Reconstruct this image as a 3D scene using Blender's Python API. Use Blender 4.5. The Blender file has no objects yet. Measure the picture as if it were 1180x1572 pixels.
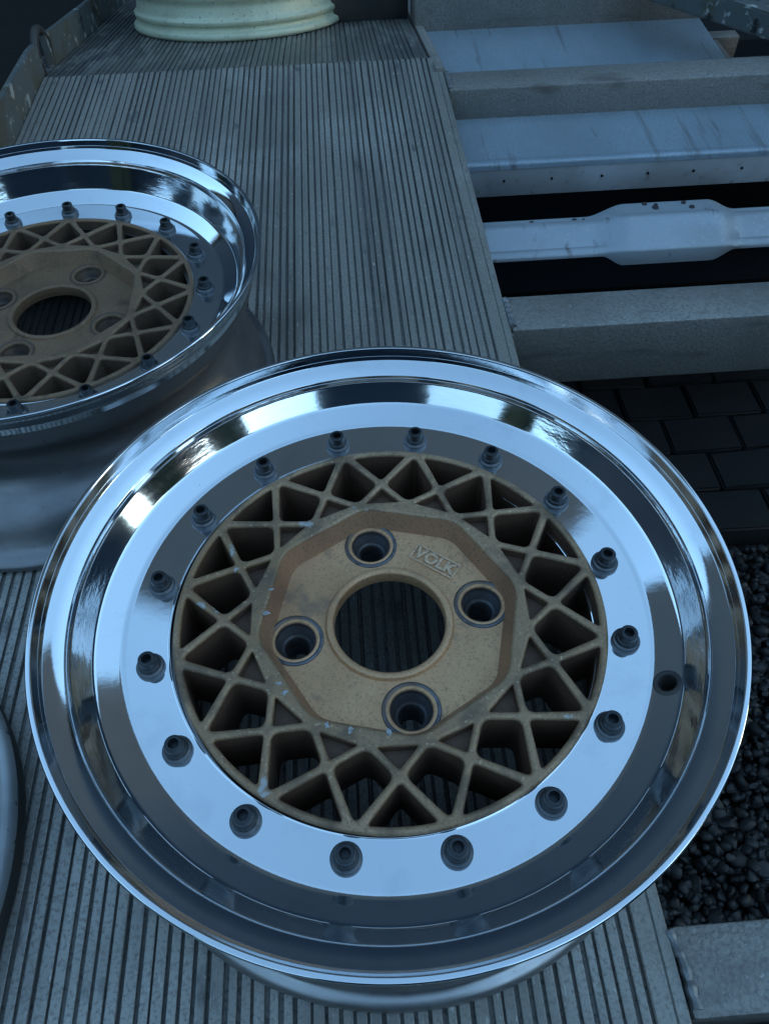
import bpy, bmesh, math, random
from mathutils import Matrix, Vector
random.seed(7)
PI = math.pi
R_ = math.radians
sc = bpy.context.scene
COL = sc.collection
# ------------------------------------------------------------------ camera
# the scene is laid out in wheel radii (1 unit = 0.2 m); z = 0 is the plane of the front wheel's lip
S = 0.2
GZ = -4.485            # ground level
DZ = -0.785            # deck level
def P(x, y, z): return Vector((x * S, y * S, (z - GZ) * S))

F_PX, PITCH, YAW, ROLL = 1195.458, 0.91638, 0.04753, -0.02987
f = Vector((math.cos(PITCH) * math.sin(YAW), math.cos(PITCH) * math.cos(YAW), -math.sin(PITCH)))
r = f.cross(Vector((0, 0, 1))).normalized(); u = r.cross(f)
r2 = math.cos(ROLL) * r + math.sin(ROLL) * u
u2 = -math.sin(ROLL) * r + math.cos(ROLL) * u
cam = bpy.data.cameras.new('camera'); camo = bpy.data.objects.new('camera', cam); COL.objects.link(camo)
m = Matrix.Identity(4)
for i in range(3):
    m[i][0] = r2[i]; m[i][1] = u2[i]; m[i][2] = -f[i]
m.translation = P(-0.05546, -1.20801, 1.88769)
camo.matrix_world = m
cam.sensor_fit = 'VERTICAL'; cam.sensor_height = 24.0; cam.lens = F_PX / 1572 * 24.0
cam.clip_start = 0.01; cam.clip_end = 500
sc.camera = camo
# ------------------------------------------------------------------ world, sun, exposure
SUN_EL, SUN_AZ = R_(9.0), R_(112)      # azimuth clockwise from +y
w = bpy.data.worlds.new("World"); sc.world = w; w.use_nodes = True
nt = w.node_tree; nt.nodes.clear()
sky = nt.nodes.new('ShaderNodeTexSky'); sky.sky_type = 'NISHITA'; sky.sun_disc = False
sky.sun_elevation = SUN_EL; sky.sun_rotation = SUN_AZ
sky.air_density = 1.0; sky.dust_density = 0.3; sky.ozone_density = 1.8
bg = nt.nodes.new('ShaderNodeBackground'); bg.inputs[1].default_value = 0.15
wo = nt.nodes.new('ShaderNodeOutputWorld')
nt.links.new(sky.outputs[0], bg.inputs[0]); nt.links.new(bg.outputs[0], wo.inputs[0])
sl = bpy.data.lights.new('sun', 'SUN'); sl.energy = 0.02; sl.angle = R_(12); sl.color = (1, .72, .45)
so = bpy.data.objects.new('sun', sl); COL.objects.link(so)
sd = Vector((math.sin(SUN_AZ) * math.cos(SUN_EL), math.cos(SUN_AZ) * math.cos(SUN_EL), math.sin(SUN_EL + .1)))
so.rotation_euler = sd.to_track_quat('Z', 'Y').to_euler()
sc.view_settings.view_transform = 'Standard'; sc.view_settings.look = 'None'
sc.view_settings.exposure = 2.3; sc.view_settings.gamma = 1
sc.view_settings.use_white_balance = True; sc.view_settings.white_balance_temperature = 6500; sc.view_settings.white_balance_tint = 2
sc.cycles.max_bounces = 10; sc.cycles.glossy_bounces = 8

# ------------------------------------------------------------------ materials
def mat(name, base, metallic=0., rough=.5, var=None, bump=None, spec=None, rvar=None, coat=0):
    """var = list of (scale, stretch xyz, amount, low colour factor, contrast); bump = (scale, strength, distance)"""
    M = bpy.data.materials.new(name); M.use_nodes = True
    n = M.node_tree; b = n.nodes['Principled BSDF']
    b.inputs['Metallic'].default_value = metallic; b.inputs['Roughness'].default_value = rough
    if spec is not None: b.inputs['Specular IOR Level'].default_value = spec
    if coat: b.inputs['Coat Weight'].default_value = coat
    tc = n.nodes.new('ShaderNodeTexCoord')
    def noise(scale, stretch, detail=4, rough_=.6):
        mp = n.nodes.new('ShaderNodeMapping'); mp.inputs['Scale'].default_value = stretch
        n.links.new(tc.outputs['Object'], mp.inputs[0])
        t = n.nodes.new('ShaderNodeTexNoise'); t.inputs['Scale'].default_value = scale
        t.inputs['Detail'].default_value = detail; t.inputs['Roughness'].default_value = rough_
        n.links.new(mp.outputs[0], t.inputs['Vector']); return t.outputs['Fac']
    cur = None
    rgb = n.nodes.new('ShaderNodeRGB'); rgb.outputs[0].default_value = (*base, 1); cur = rgb.outputs[0]
    for (scale, stretch, lo, hi, col) in (var or []):
        rp = n.nodes.new('ShaderNodeMapRange'); rp.inputs['From Min'].default_value = lo; rp.inputs['From Max'].default_value = hi
        n.links.new(noise(scale, stretch), rp.inputs['Value'])
        mx = n.nodes.new('ShaderNodeMix'); mx.data_type = 'RGBA'
        n.links.new(rp.outputs[0], mx.inputs[0]); n.links.new(cur, mx.inputs[6]); mx.inputs[7].default_value = (*col, 1)
        cur = mx.outputs[2]
    n.links.new(cur, b.inputs['Base Color'])
    if rvar:
        scale, stretch, a, c = rvar
        rp = n.nodes.new('ShaderNodeMapRange'); rp.inputs['From Min'].default_value = .3; rp.inputs['From Max'].default_value = .7
        rp.inputs['To Min'].default_value = a; rp.inputs['To Max'].default_value = c
        n.links.new(noise(scale, stretch), rp.inputs['Value']); n.links.new(rp.outputs[0], b.inputs['Roughness'])
    if bump:
        prev = None
        for (scale, stretch, strength, dist) in bump:
            bp = n.nodes.new('ShaderNodeBump'); bp.inputs['Strength'].default_value = strength; bp.inputs['Distance'].default_value = dist
            n.links.new(noise(scale, stretch, 3), bp.inputs['Height'])
            if prev: n.links.new(prev, bp.inputs['Normal'])
            prev = bp.outputs[0]
        n.links.new(prev, b.inputs['Normal'])
    return M
I = (1, 1, 1)
M = {}
M['chrome'] = mat('polished_aluminium', (.78, .82, .85), 1, .035, var=[(420, I, .70, .76, (.45, .48, .50)), (35, I, .55, .75, (.70, .74, .77))], rvar=(22, I, .02, .08), bump=[(5, I, .05, .004), (70, I, .07, .0004), (1500, I, .08, .0001)])
M['brushed'] = mat('brushed_dish_wall', (.74, .76, .77), 1, .10, rvar=(30, (1, 1, 6), .05, .11), bump=[(60, (1, 1, 4), .12, .0006)])
M['chrome2'] = mat('worn_polished_aluminium', (.72, .74, .76), 1, .09, rvar=(12, I, .05, .14), bump=[(5, I, .05, .004)])
M['barrel'] = mat('cast_barrel', (.46, .46, .46), 1, .36, var=[(10, (1, 1, 3), .5, .8, (.3, .3, .3)), (160, I, .68, .76, (.12, .12, .12))], rvar=(40, I, .30, .42), bump=[(120, I, .15, .0005)])
M['barrel_dark'] = mat('shaded_cast_barrel', (.27, .27, .275), .9, .38, var=[(10, (1, 1, 3), .5, .75, (.17, .17, .18)), (160, I, .66, .74, (.08, .08, .08))], rvar=(40, I, .32, .45))  # barrel metal with its shade put in as a darker colour
M['dirty'] = mat('dirty_aluminium', (.48, .50, .51), .3, .42, var=[(22, I, .52, .64, (.06, .06, .065)), (8, I, .45, .7, (.28, .30, .31)), (70, I, .6, .68, (.03, .03, .03))], bump=[(150, I, .3, .0006)])
M['gold'] = mat('gold_paint', (.66, .395, .215), .45, .46, var=[(7, I, .48, .70, (.46, .26, .13)), (34, I, .58, .72, (.25, .17, .12)), (620, I, .52, .74, (.30, .19, .11)), (500, I, .66, .74, (.74, .54, .36))], rvar=(60, I, .38, .62), bump=[(1200, I, .35, .0003), (150, I, .3, .0005)])
M['brake_dust'] = mat('baked_brake_dust', (.12, .068, .043), .2, .6, var=[(14, I, .45, .7, (.07, .042, .03)), (700, I, .5, .7, (.15, .095, .06))], bump=[(900, I, .4, .0004)])  # brown grime, darkened further to paint the shade inside the openings
M['brake_dust_old'] = mat('old_brake_dust', (.11, .07, .045), .2, .65, var=[(14, I, .45, .7, (.07, .047, .035)), (700, I, .5, .7, (.17, .115, .075))], bump=[(900, I, .4, .0004)])  # same for the duller wheel: grime with the opening shade painted in
M['gold_lattice'] = mat('grimy_gold_paint', (.40, .265, .155), .4, .5, var=[(6, I, .45, .62, (.30, .19, .10)), (30, I, .50, .64, (.18, .125, .08)), (620, I, .50, .72, (.20, .14, .09)), (500, I, .62, .72, (.62, .47, .32)), (48, I, .66, .70, (.42, .42, .40))], rvar=(60, I, .38, .62), bump=[(1200, I, .35, .0003), (150, I, .5, .0006)])
M['hub_wall'] = mat('reddish_worn_paint', (.40, .225, .125), .35, .5, var=[(16, I, .45, .65, (.27, .145, .085)), (620, I, .52, .7, (.2, .13, .09))], bump=[(900, I, .3, .0003)])  # hub wall, redder and darker than the floor paint
M['gold_worn'] = mat('rubbed_gold_paint', (.70, .50, .33), .4, .45, var=[(700, I, .5, .7, (.3, .2, .13))])
M['gold_old'] = mat('dulled_gold_paint', (.27, .17, .098), .4, .55, var=[(9, I, .45, .7, (.18, .112, .065)), (60, I, .58, .72, (.12, .085, .055)), (1300, I, .50, .68, (.12, .08, .05)), (620, I, .62, .70, (.36, .29, .21))], bump=[(1200, I, .35, .0003), (150, I, .3, .0005)])
M['seat'] = mat('bare_lug_seat', (.15, .155, .17), .7, .42, var=[(60, I, .5, .65, (.04, .04, .045)), (25, I, .5, .7, (.12, .09, .07))], bump=[(200, I, .3, .0006)])
M['seat_old'] = mat('dulled_lug_seat', (.12, .085, .06), .35, .55, var=[(60, I, .5, .65, (.05, .05, .05))])
M['bolt'] = mat('dark_bolt', (.05, .055, .06), .7, .38, var=[(80, I, .5, .7, (.025, .022, .02))], bump=[(200, I, .2, .0004)])
M['collar'] = mat('bolt_collar', (.13, .14, .15), .8, .42, var=[(80, I, .5, .7, (.08, .08, .09))])
M['black'] = mat('black_rubber', (.006, .006, .007), 0, .6, spec=.15)
M['chip'] = mat('bare_chip', (.42, .44, .45), .3, .5, var=[(300, I, .45, .6, (.25, .24, .22))])
M['deck'] = mat('weathered_deck', (.31, .30, .265), .25, .5,
    var=[(3.2, (1, .35, 1), .42, .62, (.29, .275, .24)), (26, (1, .05, 1), .5, .72, (.19, .182, .165)), (2.4, (1, .8, 1), .50, .60, (.44, .43, .40)), (11, (1, .12, 1), .55, .68, (.17, .165, .155)), (5, (1, .5, 1), .60, .66, (.20, .185, .16)),
         (38, (1, .5, 1), .62, .72, (0.1305, 0.1305, 0.1276)), (420, I, .48, .68, (.20, .19, .17)), (300, (1, .3, 1), .62, .72, (.52, .50, .46))],
    rvar=(16, (1, .3, 1), .4, .62), bump=[(260, I, .5, .0007), (40, (1, .1, 1), .3, .001)])
M['groove_dirt'] = mat('dirt_in_grooves', (.19, .185, .17), 0, .8, var=[(6, (1, .3, 1), .48, .62, (.10, .098, .09)), (14, (1, .2, 1), .55, .68, (.24, .23, .21)), (300, I, .5, .7, (.07, .068, .064))])  # groove bottoms darkened by colour to deepen their soft shade
M['deck_dark'] = mat('stained_deck', (.20, .19, .165), .3, .5, var=[(3.2, (1, .5, 1), .42, .62, (.11, .11, .108)), (30, (1, .3, 1), .52, .6, (.24, .235, .21)), (500, I, .5, .7, (.08, .08, .078))], bump=[(260, I, .5, .0007)])
M['beam'] = mat('weathered_beam', (.33, .315, .285), .35, .5, var=[(5, I, .45, .62, (.25, .24, .215)), (18, (.4, 1, 2.5), .58, .75, (0.154, 0.14, 0.133)), (320, I, .46, .66, (.20, .19, .175)), (240, I, .62, .74, (.46, .45, .42)), (3.5, (1, 2, 2), .58, .66, (.17, .15, .135))], bump=[(260, I, .8, .0012), (30, I, .3, .0015)])
M['galv'] = mat('galvanised_sheet', (.62, .76, .86), .25, .36, var=[(6, (1, .5, 1), .45, .65, (.52, .64, .73)), (22, (3, .25, 1), .64, .74, (0.21, 0.2188, 0.2275)), (300, I, .48, .68, (.48, .58, .66)), (9, (3, .2, 1), .60, .70, (.34, .39, .43)), (220, I, .64, .74, (0.7, 0.735, 0.7525))], bump=[(200, I, .3, .0006)])  # blue base colour stands in for the reflected sky
M['galv_bar'] = mat('zinc_bar', (.34, .39, .43), .3, .38, var=[(9, (.5, 1, 1), .45, .65, (.28, .30, .315)), (26, (2, .5, 1), .60, .72, (.13, .125, .12)), (160, I, .58, .7, (.42, .44, .46))], bump=[(160, I, .4, .0008)])
M['galv_flange'] = mat('galvanised_flange', (0.364, 0.377, 0.39), .1, .45, var=[(8, I, .45, .65, (0.494, 0.533, 0.572)), (60, I, .6, .7, (0.26, 0.26, 0.26))], bump=[(200, I, .3, .0006)])
M['rail'] = mat('painted_rail', (.14, .155, .15), .3, .5, var=[(12, I, .5, .6, (.13, .12, .09)), (40, I, .6, .66, (.5, .52, .5)), (30, I, .62, .68, (.03, .03, .03))], bump=[(90, I, .6, .0015)])
M['weld'] = mat('weld_bead', (.24, .25, .25), .5, .42, bump=[(120, I, .6, .001)])
M['dark_steel'] = mat('dark_steel', (.05, .05, .05), .4, .6, var=[(12, I, .4, .7, (.10, .085, .07))])
M['cream'] = mat('cream_paint', (.60, .62, .44), .15, .42, var=[(20, I, .5, .7, (.50, .52, .37)), (200, I, .6, .7, (.2, .2, .16))], bump=[(300, I, .2, .0004)])
M['paver'] = mat('dark_paver', (.017, .017, .018), 0, .75, var=[(5, I, .4, .7, (.007, .007, .008)), (80, I, .55, .7, (.02, .019, .018))], bump=[(160, I, .6, .002)])
M['ground'] = mat('dark_soil', (.006, .006, .006), 0, .9, bump=[(30, I, .6, .01)])
M['stone'] = mat('basalt_gravel', (.036, .035, .034), 0, .55, var=[(4.5, I, .5, .6, (.055, .052, .05)), (26, I, .45, .62, (.012, .012, .012)), (38, I, .60, .68, (.065, .058, .048))], bump=[(120, I, .4, .001)])
M['wall'] = mat('dark_render', (.021, .036, .062), 0, .8, var=[(.8, I, .4, .7, (.018, .031, .053))])
M['hedge'] = mat('dark_hedge', (.045, .055, .03), 0, .9, bump=[(6, I, 1, .1)])
M['leaf'] = mat('dry_leaf', (.62, .60, .52), 0, .7, var=[(120, I, .5, .6, (.35, .33, .28))])

# ------------------------------------------------------------------ helpers
def link(name, me, mtl, parent=None, loc=None, smooth=True, sharp=35):
    me.materials.append(mtl)
    if smooth:
        bm = bmesh.new(); bm.from_mesh(me)
        for fc in bm.faces: fc.smooth = True
        ca = R_(sharp)
        for e in bm.edges:
            if len(e.link_faces) == 2:
                e.smooth = e.calc_face_angle(0) < ca
        bm.to_mesh(me); bm.free()
    o = bpy.data.objects.new(name, me); COL.objects.link(o)
    if parent: o.parent = parent
    if loc is not None: o.location = loc
    return o
def build(name, bm, mtl, parent=None, loc=None, smooth=True, sharp=35):
    me = bpy.data.meshes.new(name); bm.normal_update(); bm.to_mesh(me); bm.free()
    return link(name, me, mtl, parent, loc, smooth, sharp)
def second_material(o, mtl, test):
    o.data.materials.append(mtl); k = len(o.data.materials) - 1
    for p in o.data.polygons:
        if test(p.center / S, p.normal): p.material_index = k
def empty(name, loc, rot=None):
    o = bpy.data.objects.new(name, None); COL.objects.link(o); o.location = loc
    o.empty_display_size = .05
    if rot: o.rotation_euler = rot
    return o
def tag(o, label=None, cat=None, group=None, kind=None):
    if label: o['label'] = label
    if cat: o['category'] = cat
    if group: o['group'] = group
    if kind: o['kind'] = kind
    return o
def box(bm, x0, x1, y0, y1, z0, z1, bev=0.0, off=True):
    q = P if off else (lambda x, y, z: Vector((x * S, y * S, z * S)))
    c = [q(x, y, z) for z in (z0, z1) for y in (y0, y1) for x in (x0, x1)]
    v = [bm.verts.new(p) for p in c]
    fs = [(0, 2, 3, 1), (4, 5, 7, 6), (0, 1, 5, 4), (2, 6, 7, 3), (0, 4, 6, 2), (1, 3, 7, 5)]
    fl = [bm.faces.new([v[i] for i in t]) for t in fs]
    if bev:
        es = set(e for fc in fl for e in fc.edges)
        bmesh.ops.bevel(bm, geom=list(es), offset=bev * S, segments=2, affect='EDGES', profile=.5)
    return v
def fillet(pts, n=5):
    """pts = [(r, z, radius)] -> smooth polyline"""
    out = []; N = len(pts)
    for i, p in enumerate(pts):
        rad = p[2] if len(p) > 2 else 0
        if rad == 0 or i == 0 or i == N - 1: out.append((p[0], p[1])); continue
        a = Vector(pts[i - 1][:2]); b = Vector(p[:2]); c = Vector(pts[i + 1][:2])
        d1 = (a - b); d2 = (c - b); L = min(rad, d1.length * .49, d2.length * .49)
        s = b + d1.normalized() * L; e = b + d2.normalized() * L
        for k in range(n + 1):
            t = k / n; q = s * (1 - t) ** 2 + b * 2 * t * (1 - t) + e * t * t
            out.append((q.x, q.y))
    return out
def lathe(bm, prof, seg=192, cx=0, cy=0, closed=False, jit=None):
    rings = []
    for (rr, zz) in prof:
        rings.append([bm.verts.new(((cx + rr * math.cos(2 * PI * k / seg)) * S, (cy + rr * math.sin(2 * PI * k / seg)) * S, zz * S)) for k in range(seg)])
    n = len(rings)
    for i in range(n if closed else n - 1):
        a = rings[i]; b = rings[(i + 1) % n]
        for k in range(seg):
            bm.faces.new((a[k], a[(k + 1) % seg], b[(k + 1) % seg], b[k]))
    return rings
def tube(bm, pts, rad, seg=10, cap=True):
    """pts are world vectors"""
    rings = []
    for i, p in enumerate(pts):
        t = (pts[min(i + 1, len(pts) - 1)] - pts[max(i - 1, 0)]).normalized()
        a = t.cross(Vector((0, 0, 1)));
        if a.length < .1: a = t.cross(Vector((0, 1, 0)))
        a.normalize(); b = t.cross(a)
        rr = rad[i] if isinstance(rad, (list, tuple)) else rad
        rings.append([bm.verts.new(p + (a * math.cos(2 * PI * k / seg) + b * math.sin(2 * PI * k / seg)) * rr * S) for k in range(seg)])
    for i in range(len(rings) - 1):
        for k in range(seg):
            bm.faces.new((rings[i][k], rings[i][(k + 1) % seg], rings[i + 1][(k + 1) % seg], rings[i + 1][k]))
    if cap:
        bm.faces.new(rings[0][::-1]); bm.faces.new(rings[-1])
def sweep_x(bm, rows, xs, cap=True):
    """rows(x) -> list of (y, z); swept along x (world layout units)"""
    rg = [[bm.verts.new(P(x, y, z)) for (y, z) in rows(x)] for x in xs]
    n = len(rg[0])
    for i in range(len(rg) - 1):
        for k in range(n - 1):
            bm.faces.new((rg[i][k], rg[i][k + 1], rg[i + 1][k + 1], rg[i + 1][k]))

def inset_poly(poly, d):
    """poly CCW convex; move every edge inwards by d"""
    n = len(poly); L = []
    for i in range(n):
        a = Vector(poly[i]); b = Vector(poly[(i + 1) % n]); t = (b - a).normalized()
        nn = Vector((-t.y, t.x)); dd = d[i] if isinstance(d, (list, tuple)) else d
        L.append((a + nn * dd, t))
    out = []
    for i in range(n):
        p1, t1 = L[i - 1]; p2, t2 = L[i]
        den = t1.x * t2.y - t1.y * t2.x
        s = ((p2 - p1).x * t2.y - (p2 - p1).y * t2.x) / den
        out.append(p1 + t1 * s)
    return out
def round_poly(poly, rad, n=4):
    out = []; N = len(poly)
    for i in range(N):
        a = Vector(poly[i - 1]); b = Vector(poly[i]); c = Vector(poly[(i + 1) % N])
        d1 = a - b; d2 = c - b; L = min(rad, d1.length * .42, d2.length * .42)
        s = b + d1.normalized() * L; e = b + d2.normalized() * L
        for k in range(n + 1):
            t = k / n; out.append(tuple(s * (1 - t) ** 2 + b * 2 * t * (1 - t) + e * t * t))
    return out
def circle(cx, cy, rr, n=48): return [(cx + rr * math.cos(2 * PI * k / n), cy + rr * math.sin(2 * PI * k / n)) for k in range(n)]
DG = bpy.context.evaluated_depsgraph_get
def plate(polys, ztop, depth, bev, res=2):
    """2-D curve with holes, extruded with rounded edges; returns a mesh with its top at ztop"""
    cu = bpy.data.curves.new('tmp', 'CURVE'); cu.dimensions = '2D'; cu.fill_mode = 'BOTH'
    for pl in polys:
        s = cu.splines.new('POLY'); s.points.add(len(pl) - 1); s.use_cyclic_u = True
        for i, (x, y) in enumerate(pl): s.points[i].co = (x * S, y * S, 0, 1)
    cu.extrude = (depth / 2 - bev) * S; cu.bevel_depth = bev * S; cu.bevel_resolution = res; cu.offset = -bev * S
    o = bpy.data.objects.new('tmp', cu); COL.objects.link(o)
    dg = bpy.context.evaluated_depsgraph_get(); dg.update()
    me = bpy.data.meshes.new_from_object(o.evaluated_get(dg))
    bpy.data.objects.remove(o); bpy.data.curves.remove(cu)
    me.transform(Matrix.Translation((0, 0, (ztop - depth / 2) * S)))
    me.materials.clear()
    return me
def join_meshes(lst):
    bm = bmesh.new()
    for me in lst: bm.from_mesh(me); bpy.data.meshes.remove(me)
    return bm

# ------------------------------------------------------------------ the trailer
trailer = empty('car_trailer', P(-.7, 1.5, DZ))
tag(trailer, 'car trailer with a ribbed grey metal deck, cross beams and galvanised panels', 'trailer')
def part(name, bm, mtl, smooth=True, sharp=35, parent=None):
    o = build(name, bm, mtl, None, None, smooth, sharp)
    o.parent = parent or trailer
    o.matrix_parent_inverse = Matrix.Translation(-trailer.location)
    return o
SL = math.tan(R_(11))
YB = 5.27
def deck_profile(x0, x1, seed, pitch=.0430):
    rnd = random.Random(seed); pts = []; x = x1
    plank = .2572; ribs = 6
    edge = .10
    pts.append((x1, -.13)); pts.append((x1, -.004)); pts.append((x1 - .004, 0))
    # flat border strip with two scored lines
    pts += [(x1 - .035, 0), (x1 - .037, -.004), (x1 - .041, -.004), (x1 - .043, 0), (x1 - edge + .004, 0), (x1 - edge, -.006)]
    x = x1 - edge
    while x > x0:
        pts += [(x - .001, -.018), (x - .009, -.018), (x - .012, -.004)]
        s = x - .012
        for k in range(ribs):
            wv = (plank - .012) / ribs
            gw = wv * rnd.choice((rnd.uniform(.14, .24), rnd.uniform(.22, .38))); a = s - k * wv; b = a - wv + (gw if k < ribs - 1 else 0.001)
            dz = rnd.uniform(-.0015, .0015)
            pts += [(a - .0012, -.001 + dz), (a - .004, dz), (b + .004, dz), (b + .0012, -.001 + dz)]
            if k < ribs - 1: pts += [(b - .0005, -.0125), (b - gw + .0005, -.0125)]
        x -= plank
    return pts
def deck_mesh(x0, x1, stations, seed):
    bm = bmesh.new(); pr = deck_profile(x0, x1, seed)
    rg = [[bm.verts.new(P(x, y, DZ + z0 + z)) for (x, z) in pr] for (y, z0) in stations]
    for i in range(len(rg) - 1):
        for k in range(len(pr) - 1):
            bm.faces.new((rg[i][k], rg[i + 1][k], rg[i + 1][k + 1], rg[i][k + 1]))
    return bm
dk = part('deck', deck_mesh(-2.27, .787, [(-2.6 + 7.866 * k_ / 12, 0) for k_ in range(13)], 3), M['deck'], smooth=False)
second_material(dk, M['groove_dirt'], lambda c, n: c.z + GZ < DZ - .003)
part('ramp_deck', deck_mesh(-2.27, .70, [(YB + .004, -.006), (10.5, -.006 - SL * (10.5 - YB))], 11), M['deck_dark'], smooth=False).__setitem__('label', 'darker stained ribbed deck section sloping down beyond the joint')
# edge angle running along the far deck section
bm = bmesh.new()
v = box(bm, .725, .80, YB - .25, 10.5, DZ - .12, DZ + .03, .008)
for vv in bm.verts:
    y = vv.co.y / S
    vv.co.z -= max(0, y - YB) * SL * S
part('edge_rail', bm, M['beam'])
# cross beams
def beam(y0, y1, z0, z1, x0=.80, x1=6.0, bev=.014, name='cross_beam'):
    bm = bmesh.new(); box(bm, x0, x1, y0, y1, z0, z1, bev)
    # subdivide a little and disturb for hand-welded look
    return part(name, bm, M['beam'])
def weld(pts, rad, seed, parent=None):
    rnd = random.Random(seed); bm = bmesh.new(); out = []; rr = []
    for (a, b) in zip(pts[:-1], pts[1:]):
        n = max(2, int((Vector(b) - Vector(a)).length / .012))
        for k in range(n):
            t = k / n; p = Vector(a).lerp(Vector(b), t) + Vector((rnd.uniform(-1, 1), rnd.uniform(-1, 1), 0)) * rad * .12
            out.append(P(*p)); rr.append(rad * (1 + .16 * math.sin(k * 1.7) + rnd.uniform(-.12, .12)))
    tube(bm, out, rr, 8); return part('weld_bead', bm, M['weld'], parent=parent)
beam(-1.066, -.822, DZ - .42, DZ - .012)
weld([(.792, -.835, DZ - .01), (.812, -.93, DZ - .008), (.815, -1.055, DZ - .008)], .016, 1)
beam(1.985, 2.272, DZ - .405, DZ - .006)
weld([(.80, 2.25, DZ - .01), (.805, 2.0, DZ - .01)], .02, 2)
weld([(.795, 1.985, DZ - .03), (.81, 1.975, DZ - .36)], .014, 5)
beam(4.72, 5.02, DZ - .26, DZ - .006)
weld([(.81, 5.0, DZ), (.81, 4.73, DZ - .004)], .018, 3)
beam(6.55, 7.0, -1.10, -.62, x0=.72)
# folded galvanised panels between the beams
def arc_rows(lst): return fillet([(a, b, c) if len(t) > 2 else (a, b) for t in lst for (a, b, c) in [(t + (0,))[:3]]], 5)
def panel(rows, x0, x1, mtl, name='folded_panel', nx=3):
    bm = bmesh.new(); xs = [x0 + (x1 - x0) * k / nx for k in range(nx + 1)]
    sweep_x(bm, lambda x: rows, xs)
    bmesh.ops.solidify(bm, geom=bm.faces[:], thickness=.012 * S)
    return part(name, bm, mtl)
r1 = fillet([(4.98, -1.00, 0), (4.16, -1.035, .02), (4.135, -1.028, .02), (4.09, -1.03, .03), (4.085, -1.075, .0)], 5)
p1 = panel(r1, .80, 6.0, M['galv'])
bm = bmesh.new(); box(bm, .80, 6.0, 4.092, 4.104, -1.285, -1.078, .003); part('panel_flange', bm, M['galv_flange'])
hole_px = [1.14, 1.49, 1.86, 2.20, 2.54, 2.9, 3.3]
for hx in hole_px:
    c = P(hx, 4.090, -1.165); bm = bmesh.new()
    bmesh.ops.create_cone(bm, cap_ends=True, segments=16, radius1=.009 * S, radius2=.009 * S, depth=.012 * S, matrix=Matrix.Translation(c) @ Matrix.Rotation(PI / 2, 4, 'X'))
    part('rivet', bm, M['black'])  # black disc stands in for a hole in the flange
panel(fillet([(6.72, -1.09, 0), (6.66, -1.085, .02), (4.9, -1.17, 0)], 4), .74, 3.35, M['galv'])
panel([(6.9, -1.6), (6.0, -1.62), (4.9, -1.62)], 3.3, 6.5, M['galv_flange'], 'under_panel')  # lower, darker sheet added for the shaded right end of the panel
bm = bmesh.new(); box(bm, 3.33, 3.42, 4.95, 6.3, -1.5, -1.14, .01); box(bm, 3.33, 3.62, 6.2, 6.34, -1.3, -1.12, .01)
part('bracket', bm, M['beam'])
bm = bmesh.new()
d = Vector((.62, -.78, 0)).normalized(); nn = Vector((-d.y, d.x, 0))
vs = []
for (along, side, z) in [(a_, s_, z_) for a_ in (-.8, 2.2) for s_ in (0, .45) for z_ in (-.78, -.6)]:
    p_ = Vector((3.06, 5.66, 0)) + d * along + nn * side; vs.append(bm.verts.new(P(p_.x, p_.y, z)))
for t_ in [(0, 1, 3, 2), (4, 6, 7, 5), (0, 4, 5, 1), (2, 3, 7, 6), (1, 5, 7, 3), (0, 2, 6, 4)]: bm.faces.new([vs[i_] for i_ in t_])
bmesh.ops.recalc_face_normals(bm, faces=bm.faces[:])
bmesh.ops.bevel(bm, geom=bm.edges[:], offset=.012 * S, segments=2, affect='EDGES')
part('diagonal_brace', bm, M['rail'])
# pressed cross member with a raised middle
def hump(x):
    def ss(a, b): t = min(1, max(0, (x - a) / (b - a))); return t * t * (3 - 2 * t)
    tt = ss(1.58, 1.82) * (1 - ss(2.38, 2.60)); tb = ss(1.62, 1.78) * (1 - ss(2.36, 2.52))
    def L(a, b, t): return (a[0] + (b[0] - a[0]) * t, a[1] + (b[1] - a[1]) * t)
    rows = [L((3.47, -1.13), (3.465, -1.05), tt), L((3.465, -1.095), (3.465, -1.015), tt), L((3.40, -1.095), (3.355, -1.015), tt), L((3.392, -1.103), (3.347, -1.015), tt),
            L((3.382, -1.062), (3.325, -1.003), tt), L((3.35, -1.05), (3.285, -1.015), tt), L((3.31, -1.06), (3.235, -1.045), tt),
            L((3.24, -1.10), (3.19, -1.075), tt), L((3.19, -1.135), (3.16, -1.10), tt), L((3.172, -1.128), (3.15, -1.11), tt), L((3.14, -1.14), (3.12, -1.12), tt),
            L((3.125, -1.155), (3.105, -1.14), tt), L((3.123, -1.172), (3.103, -1.235), tb)]
    return rows
bm = bmesh.new(); xs = [.8 + .0125 * k for k in range(int((6 - .8) / .0125))]
sweep_x(bm, hump, xs)
cm = part('pressed_cross_member', bm, M['galv_bar'], sharp=50)
for (hx, hy, rr, zz) in [(1.21, 3.432, .02, -1.094), (1.50, 3.432, .022, -1.094), (1.56, 3.43, .014, -1.094), (2.02, 3.40, .026, -1.012), (2.22, 3.44, .02, -1.012), (2.26, 3.385, .022, -1.012), (1.96, 3.45, .02, -1.012), (2.03, 3.43, .016, -1.012), (2.92, 3.43, .026, -1.094)]:
    bm = bmesh.new(); bmesh.ops.create_cone(bm, cap_ends=True, segments=10, radius1=rr * S, radius2=rr * .7 * S, depth=.012 * S, matrix=Matrix.Translation(P(hx, hy, zz)))
    o = part('bolt_head', bm, M['dark_steel'])
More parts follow.
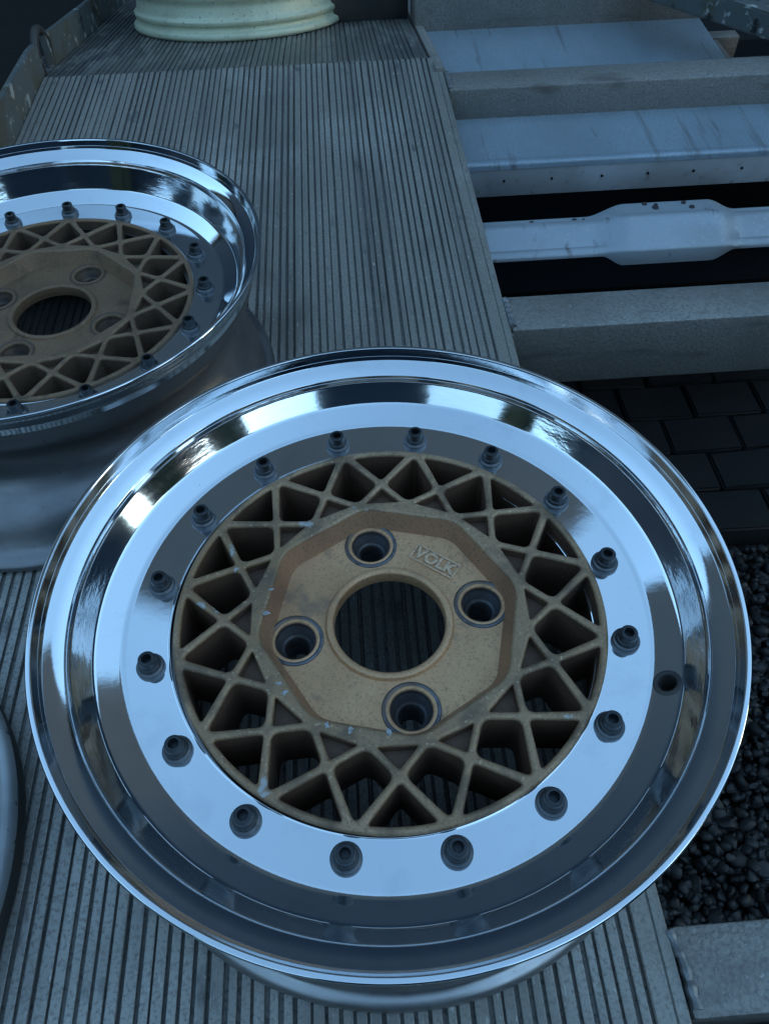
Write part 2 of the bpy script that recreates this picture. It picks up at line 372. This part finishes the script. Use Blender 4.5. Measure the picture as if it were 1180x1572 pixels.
# dark chassis members underneath
bm = bmesh.new(); box(bm, .3, .62, -2.6, 9, -1.9, -1.25, .02)
part('chassis_rail', bm, M['dark_steel'])
bm = bmesh.new(); box(bm, .5, 6, 3.3, 3.6, -2.2, -1.9, .02); box(bm, .5, 6, 2.6, 2.75, -1.7, -1.6, .02)
part('axle_member', bm, M['dark_steel'])
bm = bmesh.new(); box(bm, .64, 6, 4.28, 9, -2.36, -2.3, .01)  # added black sheet, stands in for the dark below the beams
part('under_tray', bm, M['black'])
# upright stop plate at the top of the picture, seen beside the cream wheel
bm = bmesh.new(); yy = 6.9; zz = DZ - SL * (yy - YB)
box(bm, -.25, .69, yy, yy + .06, zz + .0, zz + .45, .01)
part('stop_plate', bm, M['dark_steel'])
# side rail on the left
def rail(pts_b, pts_t, name, thick=.05):
    bm = bmesh.new(); n = len(pts_b)
    A = [bm.verts.new(P(*p)) for p in pts_b]; B = [bm.verts.new(P(*p)) for p in pts_t]
    C_ = [bm.verts.new(P(p[0] - thick, p[1], p[2])) for p in pts_t]; D_ = [bm.verts.new(P(p[0] - thick, p[1], p[2])) for p in pts_b]
    for i in range(n - 1):
        for (a, b) in ((A, B), (B, C_), (C_, D_), (D_, A)): bm.faces.new((a[i], a[i + 1], b[i + 1], b[i]))
    bm.faces.new((A[0], B[0], C_[0], D_[0])); bm.faces.new((A[-1], D_[-1], C_[-1], B[-1]))
    bmesh.ops.bevel(bm, geom=bm.edges[:], offset=.006 * S, segments=2, affect='EDGES')
    bmesh.ops.recalc_face_normals(bm, faces=bm.faces[:])
    return part(name, bm, M['rail'])
ys = [-2.6, 0, 3, 4.3, 4.8, 5.16, 5.36, 5.40]
rail([(-2.275, y, DZ - .01) for y in ys], [(-2.275, y, DZ + h) for (y, h) in zip(ys, [.26, .26, .26, .26, .24, .225, .20, .15])], 'side_rail')
ys = [5.62, 6.2, 7, 8, 10]
rail([(-2.275, y, DZ - .01 - SL * (y - YB)) for y in ys], [(-2.275, y, DZ + .23 - SL * (y - YB)) for y in ys], 'side_rail')
bm = bmesh.new()
tube(bm, [P(-2.30 + .0 * a, 5.53 + .17 * math.cos(a), DZ + .06 + .17 * math.sin(a)) for a in [2 * PI * k / 28 for k in range(29)]], .032, 10, False)
part('lashing_ring', bm, M['dark_steel'])

# ------------------------------------------------------------------ the mesh wheels
NB = 16
PHB = R_(122.61)
PHC = PHB + R_(11.25)          # crossing phase
H0 = .785                      # lip height above the deck
def lip_profile(dz):
    """front half of the rim; dz lowers the centre (a deeper dish)"""
    zf = -.200 - dz
    return fillet([(.640, zf - .06), (.6585, zf - .05), (.6585, zf + .004, .003), (.664, zf, .004), (.797, zf, .012), (.866, zf + .036, .012), (.873, zf + .041, .004), 
        (.9165, -.0955, .006), (.9190, -.0800, .003), (.9205, -.0815, .001), (.9225, -.0715, .002), (.9440, -.0570, .03), (.9735, -.0415, .002), (.9790, -.0275, .001), (.9797, -.0272, .0003), (.9885, -.004, .003), (.9905, .0, .003), (1.0030, .0, .004), (1.0060, -.007, .005), (1.0, -.020, .008), (.994, -.040, .008),
        (.968, -.075, .010), (.955, -.095, .02), (.952, -.13)], 8)
def barrel_profile(dz):
    zf = -.200 - dz
    return fillet([(.952, -.13, .0), (.950, -.16, .02), (.925, -.235, .05), (.835, -.33, .06), (.815, -.42, .05), (.835, -.50, .06), (.905, -.60, .06), (.930, -.68, .03),
        (.945, -.715, .02), (.975, -.728, .015), (.990, -.742, .012), (.993, -.765, .01), (.975, -.785, .008), (.95, -.775, .02), (.90, -.72, .05), (.865, -.60, .06),
        (.80, -.50, .05), (.78, -.42, .05), (.79, -.33, .04), (.79, zf - .055, .0), (.64, zf - .05)], 5)
def make_center(dz, root, goldm, H0=H0, hub_rot=8.0):
    zt = -.183 - dz
    # lattice plate
    Cr, Ir, Or, w2 = .505, .420, .668, .0112
    def pol(rr, a): return (rr * math.cos(a), rr * math.sin(a))
    polys = [circle(0, 0, .6575, 144)]
    pockets = []
    for k in range(NB):
        a0 = PHC + 2 * PI * k / NB; a1 = a0 + PI / NB; a2 = a0 + 2 * PI / NB; am = a0 - PI / NB
        kite = [pol(Or, a1), pol(Cr, a2), pol(Ir, a1), pol(Cr, a0)]
        kt = inset_poly(kite, w2)
        # clip the outer tip: keep it inside the outer ring
        tip = kt[0]; rt = tip.length
        if rt > .634: kt[0] = tip * (.634 / rt)
        polys.append(round_poly(kt, .024, 5))
        # outer triangle: crossing a0 -> ring
        tri = [pol(Cr, a0), pol(Or, am), pol(Or, a1)]
        ti = inset_poly(tri, w2)
        apex = ti[0]
        def cut(p, q):      # point on segment p->q at radius .634
            lo, hi = 0., 1.
            for _ in range(30):
                mid = (lo + hi) / 2
                if (p.lerp(q, mid)).length < .635: lo = mid
                else: hi = mid
            return p.lerp(q, lo)
        b1 = cut(ti[0], ti[1]); b2 = cut(ti[0], ti[2])
        an1 = math.atan2(b1.y, b1.x); an2 = math.atan2(b2.y, b2.x)
        d = (an2 - an1 + PI) % (2 * PI) - PI
        arc = [Vector(pol(.635, an1 + d * t)) for t in (.34, .66)]
        polys.append(round_poly([apex, b1] + arc + [b2], .014))
        # inner pocket
        tri = [pol(Cr, a0), pol(Ir, a1), pol(Ir, am)]
        ti = inset_poly(tri, [w2, .012, w2])
        pk = round_poly(ti, .008); polys.append(pk); pockets.append([tuple(Vector(p) * 1.0) for p in inset_poly([pol(Cr, a0), pol(Ir, a1), pol(Ir, am)], [.004] * 3)])
    octo = [pol(.405, R_(hub_rot + 0 + 45 * k)) for k in range(8)]
    octo_r = round_poly(octo, .045, 6)
    polys.append(octo_r)
    me = plate(polys, zt, .230, .0110, 4)
    # hub floor
    zf = zt - .072
    floor_polys = [circle(0, 0, .415, 72), circle(0, 0, .176, 72)]
    lug = [pol(.297, R_(hub_rot + 90 * k)) for k in range(4)]
    for (lx, ly) in lug: floor_polys.append(circle(lx, ly, .068, 32))
    me2 = plate(floor_polys, zf, .035, .003, 1)
    bm = join_meshes([me, me2])
    # sloping wall between octagon and floor
    inner = [(x * .925, y * .925) for (x, y) in octo_r]
    n = len(octo_r)
    T = [bm.verts.new((x * 1.004 * S, y * 1.004 * S, (zt - .006) * S)) for (x, y) in octo_r]
    B = [bm.verts.new((x * S, y * S, (zf - .004) * S)) for (x, y) in inner]
    for i in range(n): bm.faces.new((T[i], T[(i + 1) % n], B[(i + 1) % n], B[i]))
    # pocket floors
    for pk in pockets:
        bm.faces.new([bm.verts.new((x * S, y * S, (zt - .040) * S)) for (x, y) in pk])
    # bore lip and tube
    lathe(bm, fillet([(.203, zf - .002), (.199, zf + .006, .004), (.196, zf + .013, .005), (.183, zf + .014, .006), (.1745, zf + .008, .005), (.173, zf - .02, .004), (.176, zf - .04)], 3), 128)
    # spoke ends behind: back ring to give depth to the outer edge
    lathe(bm, [(.6575, zt - .02), (.6575, zt - .24), (.64, zt - .24)], 96)
    cen = build('mesh_centre', bm, goldm, root, (.008 * S, 0, H0 * S), True, 40)
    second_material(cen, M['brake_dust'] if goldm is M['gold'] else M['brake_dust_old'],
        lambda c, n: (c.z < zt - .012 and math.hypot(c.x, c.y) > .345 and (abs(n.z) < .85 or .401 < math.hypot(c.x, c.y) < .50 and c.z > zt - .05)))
    if goldm is M['gold']: second_material(cen, M['gold_lattice'], lambda c, n: c.z > zt - .012 and math.hypot(c.x, c.y) > .37)
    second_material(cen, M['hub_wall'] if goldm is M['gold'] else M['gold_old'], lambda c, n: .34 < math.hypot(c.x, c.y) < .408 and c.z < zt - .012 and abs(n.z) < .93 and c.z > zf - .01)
    for k, (lx, ly) in enumerate(lug):
        b2 = bmesh.new()
        lathe(b2, fillet([(.088, zf - .006), (.087, zf + .004, .003), (.080, zf + .006, .003), (.076, zf + .002, .003), (.071, zf + .004, .003), (.066, zf + .003, .003), (.062, zf - .004, .003), (.060, zf - .018, .004),
                          (.058, zf - .022, .004), (.047, zf - .048, .006), (.040, zf - .054, .004), (.036, zf - .07), (.036, zf - .16)], 3), 48)
        st = build('lug_seat', b2, M['seat'] if goldm is M['gold'] else M['seat_old'], cen, (lx * S, ly * S, 0))
        second_material(st, goldm, lambda c, n: .0625 < math.hypot(c.x, c.y) < .0745)
    return cen, zf
def make_wheel(name, loc, dz, lipm, goldm, rot=0, H0=H0, hole=None):
    root = empty(name, loc, (0, 0, rot))
    bm = bmesh.new(); lathe(bm, lip_profile(dz), 288)
    bmesh.ops.recalc_face_normals(bm, faces=bm.faces[:])
    if hole is not None:
        a_ = R_(hole); hc = Vector((.834 * math.cos(a_), .834 * math.sin(a_)))
        ed = [e_ for e_ in bm.edges if .795 < e_.verts[0].co.xy.length / S < .875 and .795 < e_.verts[1].co.xy.length / S < .875 and e_.verts[0].co.z > -.26 * S
              and (e_.verts[0].co.xy / S - hc).length < .12 and abs(e_.verts[0].co.xy.length - e_.verts[1].co.xy.length) > .03 * S]
        bmesh.ops.subdivide_edges(bm, edges=ed, cuts=14, use_grid_fill=True)
        bmesh.ops.delete(bm, geom=[f_ for f_ in bm.faces if (f_.calc_center_median().xy / S - hc).length < .031 and f_.calc_center_median().z > -.26 * S], context='FACES')
    lip = build('outer_lip', bm, lipm, root, (0, 0, H0 * S), True, 50)
    def strip(c, n):
        rr = math.hypot(c.x, c.y); return .872 < rr < .9185 and c.z > -.168 - dz
    second_material(lip, M['brushed'], strip)
    bm = bmesh.new(); lathe(bm, barrel_profile(dz), 160)
    bmesh.ops.recalc_face_normals(bm, faces=bm.faces[:])
    build('barrel', bm, M['barrel'], root, (0, 0, H0 * S), True, 60)
    cen, zf = make_center(dz, root, goldm, H0)
    # assembly bolts
    zr = -.200 - dz
    b0 = bmesh.new()
    lathe(b0, fillet([(.042, zr - .004), (.042, zr + .010, .004), (.039, zr + .015, .004), (.035, zr + .0165, .002), (.033, zr + .019), (.030, zr + .024)], 3), 28)
    b1 = bmesh.new()
    lathe(b1, fillet([(.0335, zr + .012), (.033, zr + .025, .003), (.030, zr + .029, .002), (.0262, zr + .030, .003), (.0258, zr + .054, .004), (.023, zr + .0575, .002), (.0145, zr + .0575)], 3), 28)
    # hexagonal socket
    hx = [b1.verts.new((.0145 * S * math.cos(PI / 3 * k), .0145 * S * math.sin(PI / 3 * k), (zr + .0573) * S)) for k in range(6)]
    hb = [b1.verts.new((.0145 * S * math.cos(PI / 3 * k), .0145 * S * math.sin(PI / 3 * k), (zr + .036) * S)) for k in range(6)]
    for k in range(6): b1.faces.new((hx[k], hb[k], hb[(k + 1) % 6], hx[(k + 1) % 6]))
    b1.faces.new(hb)
    def pos(k): a = PHB - 2 * PI * k / NB; return (.7165 * S * math.cos(a), .7165 * S * math.sin(a), H0 * S)
    bolt = build('bolt', b1, M['bolt'], root, pos(0)); col = build('collar', b0, M['collar'], bolt)
    for k in range(1, NB):
        b = bolt.copy(); COL.objects.link(b); b.parent = root; b.location = pos(k); b.rotation_euler.z = k * 1.3
        c = col.copy(); COL.objects.link(c); c.parent = b
    return root, cen, zf, lip
WG = 'mesh wheels lying on the trailer deck'
fw, cen, zf, flip = make_wheel('alloy_wheel', P(0, 0, DZ), 0, M['chrome'], M['gold'], hole=-21.3)
tag(fw, 'big polished split-rim wheel with gold mesh centre in the foreground, nearest the camera', 'wheel', WG)
lw, cen2, zf2, _ = make_wheel('alloy_wheel', P(-1.4186, 1.8178, DZ), .045, M['chrome'], M['gold_old'], R_(-31.0), .713)
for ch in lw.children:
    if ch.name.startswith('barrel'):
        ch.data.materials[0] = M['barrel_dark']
        for v in ch.data.vertices:          # wider rear half that spreads towards the deck
            t = min(1, max(0, (-v.co.z / S - .16) / .62)); ca, sa = math.cos(R_(31)), math.sin(R_(31))
            ox, oy = -.07 * t, -.12 * t
            v.co.z = v.co.z if v.co.z > -.15 * S else (-.15 * S + (v.co.z + .15 * S) * .887)
            v.co.x = v.co.x * (1 + .065 * t) + (ox * ca - oy * sa) * S; v.co.y = v.co.y * (1 + .065 * t) + (ox * sa + oy * ca) * S
tag(lw, 'second mesh wheel with duller gold centre and deep lip, cut by the left edge', 'wheel', WG)
# emblem of the front wheel: framed raised letters
def text_mesh(s, size, ext):
    cu = bpy.data.curves.new('t', 'FONT'); cu.body = s; cu.size = size * S; cu.extrude = ext * S; cu.offset = .0012 * S; cu.bevel_depth = .0012 * S
    cu.align_x = 'CENTER'; cu.align_y = 'CENTER'; cu.space_character = 1.02
    o = bpy.data.objects.new('t', cu); COL.objects.link(o); dg = bpy.context.evaluated_depsgraph_get(); dg.update()
    me = bpy.data.meshes.new_from_object(o.evaluated_get(dg)); bpy.data.objects.remove(o); bpy.data.curves.remove(cu)
    me.materials.clear(); return me
tm = text_mesh('VOLK', .058, .004)
for v in tm.vertices: v.co.x *= 1.12 * .86
bm = bmesh.new(); bm.from_mesh(tm)
for (x0, x1, y0, y1) in [(-.082, .082, .026, .031), (-.082, .082, -.031, -.026), (-.082, -.077, -.026, .026), (.077, .082, -.026, .026)]:
    box(bm, x0, x1, y0, y1, -.004, .006, .0012, off=False)
em = build('emblem', bm, M['gold_worn'], cen, (.165 * S, .212 * S, (zf + .002) * S)); em.rotation_euler.z = R_(-37.5)
# bare chipped spots on the centre
rnd = random.Random(4)
chips = [(-.335, -.215), (-.318, -.245), (-.20, -.352), (-.135, -.372), (-.03, -.385), (-.36, .105), (-.09, .405), (-.375, .02)]
for (cx_, cy_) in chips:
    n = 16; rr = rnd.uniform(.006, .011); bm = bmesh.new(); el = rnd.uniform(0, 3)
    bm.faces.new([bm.verts.new(((cx_ + rr * (1 + .5 * math.cos(2 * (2 * PI * k / n - el))) * rnd.uniform(.6, 1.2) * math.cos(2 * PI * k / n)) * S, (cy_ + rr * rnd.uniform(.5, 1.2) * math.sin(2 * PI * k / n)) * S, (-.1822) * S)) for k in range(n)])
    build('chipped_spot', bm, M['chip'], cen, (0, 0, 0), False)
# valve hole in the dish wall
def valve(parent, ang, dz=0):
    a = R_(ang); bm = bmesh.new()
    lathe(bm, fillet([(.041, -.004), (.0405, .003, .003), (.034, .0065, .003), (.027, .004, .003), (.024, -.006), (.0235, -.09)], 4), 40)
    o = build('valve_grommet', bm, M['dark_steel'], parent)
    rr = .834; z = -.200 - dz + (rr - .797) * .522
    o.location = (rr * math.cos(a) * S, rr * math.sin(a) * S, z * S)
    tilt = math.atan(.522)
    o.rotation_euler = (Matrix.Rotation(a, 4, 'Z') @ Matrix.Rotation(-tilt, 4, 'Y')).to_euler()
valve(flip, -21.3)

# ------------------------------------------------------------------ the cream wheel at the back
cw = empty('cream_wheel', P(-.90, 7.22, DZ - SL * (7.22 - YB) - .004), (R_(-11), 0, 0))
tag(cw, 'pale cream-painted wheel barrel standing at the top of the picture on the sloping deck', 'wheel')
bm = bmesh.new()
lathe(bm, fillet([(.93, .0), (.985, .002, .01), (1.0, .02, .015), (.995, .055, .015), (.960, .07, .01), (.955, .10, .01), (.975, .115, .01), (.978, .145, .01), (.950, .165, .015), (.930, .26, .04),
    (.955, .30, .015), (.955, .33, .015), (.90, .38, .04), (.84, .45, .05), (.84, .56, .05), (.93, .66, .05), (.96, .74, .02), (1.0, .76, .01), (1.0, .79, .01), (.96, .79, .01), (.92, .70, .03), (.80, .52, .05), (.80, .30, .05), (.62, .28)], 4), 128)
build('barrel', bm, M['cream'], cw, None, True, 50)
# eight-spoke disc
sp = [circle(0, 0, .80, 96), circle(0, 0, .17, 48)]
for k in range(8):
    a = 2 * PI * k / 8
    q = [(.30, a + .12), (.70, a + .08), (.72, a + PI / 8), (.70, a + PI / 4 - .08), (.30, a + PI / 4 - .12)]
    sp.append(round_poly([(rr * math.cos(t), rr * math.sin(t)) for rr, t in q], .03))
link('spoked_centre', plate(sp, .40, .10, .008, 2), M['cream'], cw)

# ------------------------------------------------------------------ old rim at bottom left
od = empty('bare_rim', P(-2.222, -.54, DZ))
tag(od, 'bare dirty grey wheel rim cut by the left edge near the bottom', 'wheel rim')
bm = bmesh.new()
rg = lathe(bm, fillet([(.90, .0), (.985, .005, .01), (1.005, .02, .01), (1.012, .06, .01), (1.012, .12, .01), (1.004, .142, .012), (.985, .148, .012), (.960, .140, .01), (.950, .12, .015), (.925, .115, .02), (.905, .10, .02), (.86, .04, .03), (.80, .02, .02), (.70, .018)], 4), 160)
for v in bm.verts:
    a = math.atan2(v.co.y, v.co.x)
    v.co.z += .0006 * math.sin(a * 9) ; 
bmesh.ops.recalc_face_normals(bm, faces=bm.faces[:])
rf = build('rim_flange', bm, M['dirty'], od, None, True, 50)
second_material(rf, M['dark_steel'], lambda c, n: math.hypot(c.x, c.y) < .935 or (math.hypot(c.x, c.y) > 1.004 and c.z < .10))
bm = bmesh.new(); lathe(bm, fillet([(.70, .018), (.66, .02, .02), (.60, .012, .02), (.30, .012), (.29, .04, .01), (.18, .04)], 4), 96)
build('rim_disc', bm, M['dark_steel'], od)

# ------------------------------------------------------------------ dead leaves lying under the front wheel
def leaf(x, y, z, rot, ln, wd, label):
    bm = bmesh.new(); n = 10; T = []
    for i in range(n + 1):
        t = i / n; hw = wd * math.sin(PI * t) ** .7 + .001; zc = .02 * math.sin(PI * t)
        T.append([bm.verts.new(((t - .5) * ln * S, s * hw * S, (zc + .35 * abs(s) * hw + .004 * math.sin(t * 30) * s) * S)) for s in (-1, -.5, 0, .5, 1)])
    for i in range(n):
        for k in range(4): bm.faces.new((T[i][k], T[i + 1][k], T[i + 1][k + 1], T[i][k + 1]))
    bmesh.ops.solidify(bm, geom=bm.faces[:], thickness=.004 * S)
    o = build('dry_leaf', bm, M['leaf'], None, P(x, y, z)); o.rotation_euler = (0.25, .1, rot)
    tag(o, label, 'leaf', 'dry leaves under the front wheel')
leaf(.725, .285, DZ + .006, 2.3, .12, .040, 'small pale dry leaf seen through the upper right mesh opening')
leaf(.717, -.012, DZ + .006, 1.5, .15, .026, 'narrow striped dry leaf seen through the right mesh opening, below the pale one')

# ------------------------------------------------------------------ the ground
def sheet(name, x0, x1, y0, y1, z, mtl):
    bm = bmesh.new(); bm.faces.new([bm.verts.new(P(*p)) for p in ((x0, y0, z), (x1, y0, z), (x1, y1, z), (x0, y1, z))])
    return tag(build(name, bm, mtl, smooth=False), kind='structure')
sheet('ground', -400, 400, -400, 400, GZ, M['ground'])
bm = bmesh.new()
rnd = random.Random(3)
for j in range(15):
    y = 2.95 + j * .505; xo = (j % 2) * .37 + rnd.uniform(-.03, .03)
    for i in range(14):
        x = .2 + xo + i * .75
        h = rnd.uniform(-.01, .01)
        n0 = len(bm.verts)
        v = box(bm, x, x + .73, y, y + .485, GZ + .02, GZ + .30 + h)
        ang = rnd.uniform(-.02, .02); cc = P(x + .36, y + .24, 0); tl = rnd.uniform(-.04, .04)
        for vv in v:
            dx, dy = vv.co.x - cc.x, vv.co.y - cc.y; vv.co.x = cc.x + dx - dy * ang; vv.co.y = cc.y + dy + dx * ang; vv.co.z += dx * tl
        bm.verts.ensure_lookup_table()
bmesh.ops.bevel(bm, geom=bm.edges[:], offset=.022 * S, segments=2, affect='EDGES')
tag(build('block_paving', bm, M['paver'], smooth=True, sharp=60), kind='structure')
# gravel: thousands of small stones, one object
base = bmesh.new(); bmesh.ops.create_icosphere(base, subdivisions=2, radius=1)
bv = [v.co.copy() for v in base.verts]; bf = [[v.index for v in fc.verts] for fc in base.faces]; base.free()
shapes = []
rnd = random.Random(9)
for _ in range(10):
    pl = [(Vector((rnd.gauss(0, 1), rnd.gauss(0, 1), rnd.gauss(0, 1))).normalized(), rnd.uniform(.55, .88)) for _ in range(8)]
    vs = []
    for v in bv:
        q = v.copy()
        for (nn, dd) in pl:
            e = q.dot(nn) - dd
            if e > 0: q -= nn * e * .85
        vs.append(q)
    shapes.append(vs)
verts = []; faces = []
for layer, (zl, den) in enumerate([(.08, .060), (.13, .082)]):
    y = -.8
    while y < 2.86:
        x = 1.4
        while x < 4.6:
            rr = rnd.choice((rnd.uniform(.02, .045), rnd.uniform(.04, .072))) * (1 if layer == 0 else rnd.uniform(.8, 1.15))
            e = Matrix.Rotation(rnd.uniform(0, 6.3), 3, Vector((rnd.gauss(0, 1), rnd.gauss(0, 1), rnd.gauss(0, 1))).normalized())
            sx, sy, sz = rr * rnd.uniform(.85, 1.35), rr * rnd.uniform(.75, 1.1), rr * rnd.uniform(.6, .95)
            c = Vector((x + rnd.uniform(-.035, .035), y + rnd.uniform(-.035, .035), GZ + zl + rnd.uniform(-.03, .04)))
            n0 = len(verts)
            for v in shapes[rnd.randrange(10)]:
                q = e @ Vector((v.x * sx, v.y * sy, v.z * sz)) + c
                verts.append(P(*q))
            faces += [[n0 + i for i in t] for t in bf]
            x += den * rnd.uniform(.9, 1.2)
        y += den
me = bpy.data.meshes.new('gravel'); me.from_pydata(verts, [], faces)
gr = link('gravel', me, M['stone'], None, None, True, 38); tag(gr, 'loose dark basalt gravel on the ground beside the trailer', 'gravel', kind='stuff')

# ------------------------------------------------------------------ unseen surroundings, built to be mirrored in the polished lips
def block(name, az, dist, width, height, mtl, label, cat, yawoff=0, depth=4.0, roof=None):
    a = R_(az); t = empty(name, (dist * math.sin(a), dist * math.cos(a), 0), (0, 0, -a + yawoff))
    bm = bmesh.new(); h = height / S
    box(bm, -width / 2 / S, width / 2 / S, 0, depth / S, 0, h, .1, off=False)
    build('wall', bm, mtl, t, None, False)
    if roof:
        bm = bmesh.new(); box(bm, -width / 2 / S - 1, width / 2 / S + 1, -1, depth / S + 1, h + .01, h + .8, .1, off=False)
        build('roof', bm, M['dark_steel'], t, None, False)
    tag(t, label, cat)
    return t
block('workshop_building', 0, 5.2, 9.0, 8.6, M['wall'], 'tall dark building mirrored as the dark band across the polished rings', 'building', R_(8.4))
def hedge(name, az, dist, width, height, label, seed):
    a = R_(az); rnd = random.Random(seed)
    bm = bmesh.new(); bmesh.ops.create_icosphere(bm, subdivisions=4, radius=1)
    for v in bm.verts:
        n = v.co.copy()
        k = 1 + rnd.uniform(-.12, .12) + .1 * math.sin(n.x * 9 + seed) * math.cos(n.z * 7)
        sx = abs(n.x) ** .5 * (1 if n.x > 0 else -1); sz = abs(n.z) ** .5 * (1 if n.z > 0 else -1)
        v.co = Vector((sx * width / 2 * k, n.y * .7 * k, height / 2 + sz * height / 2 * k))
    o = build(name, bm, M['hedge'], None, (dist * math.sin(a), dist * math.cos(a), 0), False); o.rotation_euler.z = -a
    tag(o, label, 'tree'); return o
block('garden_shed', 180, 4.5, 3.2, 4.8, M['wall'], 'dark shed mirrored at the far rim between two bright gaps', 'shed', 0, 2.0, True)  # added block, stands in for the person holding the camera
hedge('columnar_conifer', 231, 5, 1.0, 5.6, 'slim dark conifer mirrored at the upper right of the polished rim', 2)  # unseen conifers added as dark breaks between the bright reflections
hedge('columnar_conifer', 128, 5, 1.0, 5.6, 'slim dark conifer mirrored at the upper left of the polished rim', 5)
hedge('columnar_conifer', 105, 5, .9, 5.2, 'slim dark conifer mirrored lowest on the left of the polished rim', 8)
block('brick_outbuilding', 60, 6.0, 6.5, 4.4, M['wall'], 'low dark outbuilding mirrored along the left wall of the polished dish', 'outbuilding', 0, 3.0, True)  # unseen outbuildings added to cut low sky light and darken reflections
block('brick_outbuilding', 288, 6.0, 9.0, 4.4, M['wall'], 'low dark outbuilding mirrored along the right wall of the polished dish', 'outbuilding', 0, 3.0, True)

fc = empty('boundary_fence', P(0, 0, GZ))  # unseen fence added to keep the lowest reflections dark
bm = bmesh.new()
for k in range(30):
    a = R_(96 + (256 - 96) * (k + .5) / 30); d = 6.6 / S; hw = 6.6 / S * math.tan(R_(160 / 60)) 
    c = Vector((math.sin(a) * d, math.cos(a) * d, 0)) ; t = Vector((math.cos(a), -math.sin(a), 0)); nn = Vector((math.sin(a), math.cos(a), 0))
    q = [c - t * hw, c + t * hw, c + t * hw + nn * .5, c - t * hw + nn * .5]
    lo = [bm.verts.new((p.x * S, p.y * S, 0)) for p in q]; hi = [bm.verts.new((p.x * S, p.y * S, 3.25)) for p in q]
    for i in range(4): bm.faces.new((lo[i], lo[(i + 1) % 4], hi[(i + 1) % 4], hi[i]))
    bm.faces.new(hi)
build('fence_panel', bm, M['wall'], fc, None, False)
tag(fc, 'dark boundary fence mirrored low along the rolled edge of the polished rim', 'fence')
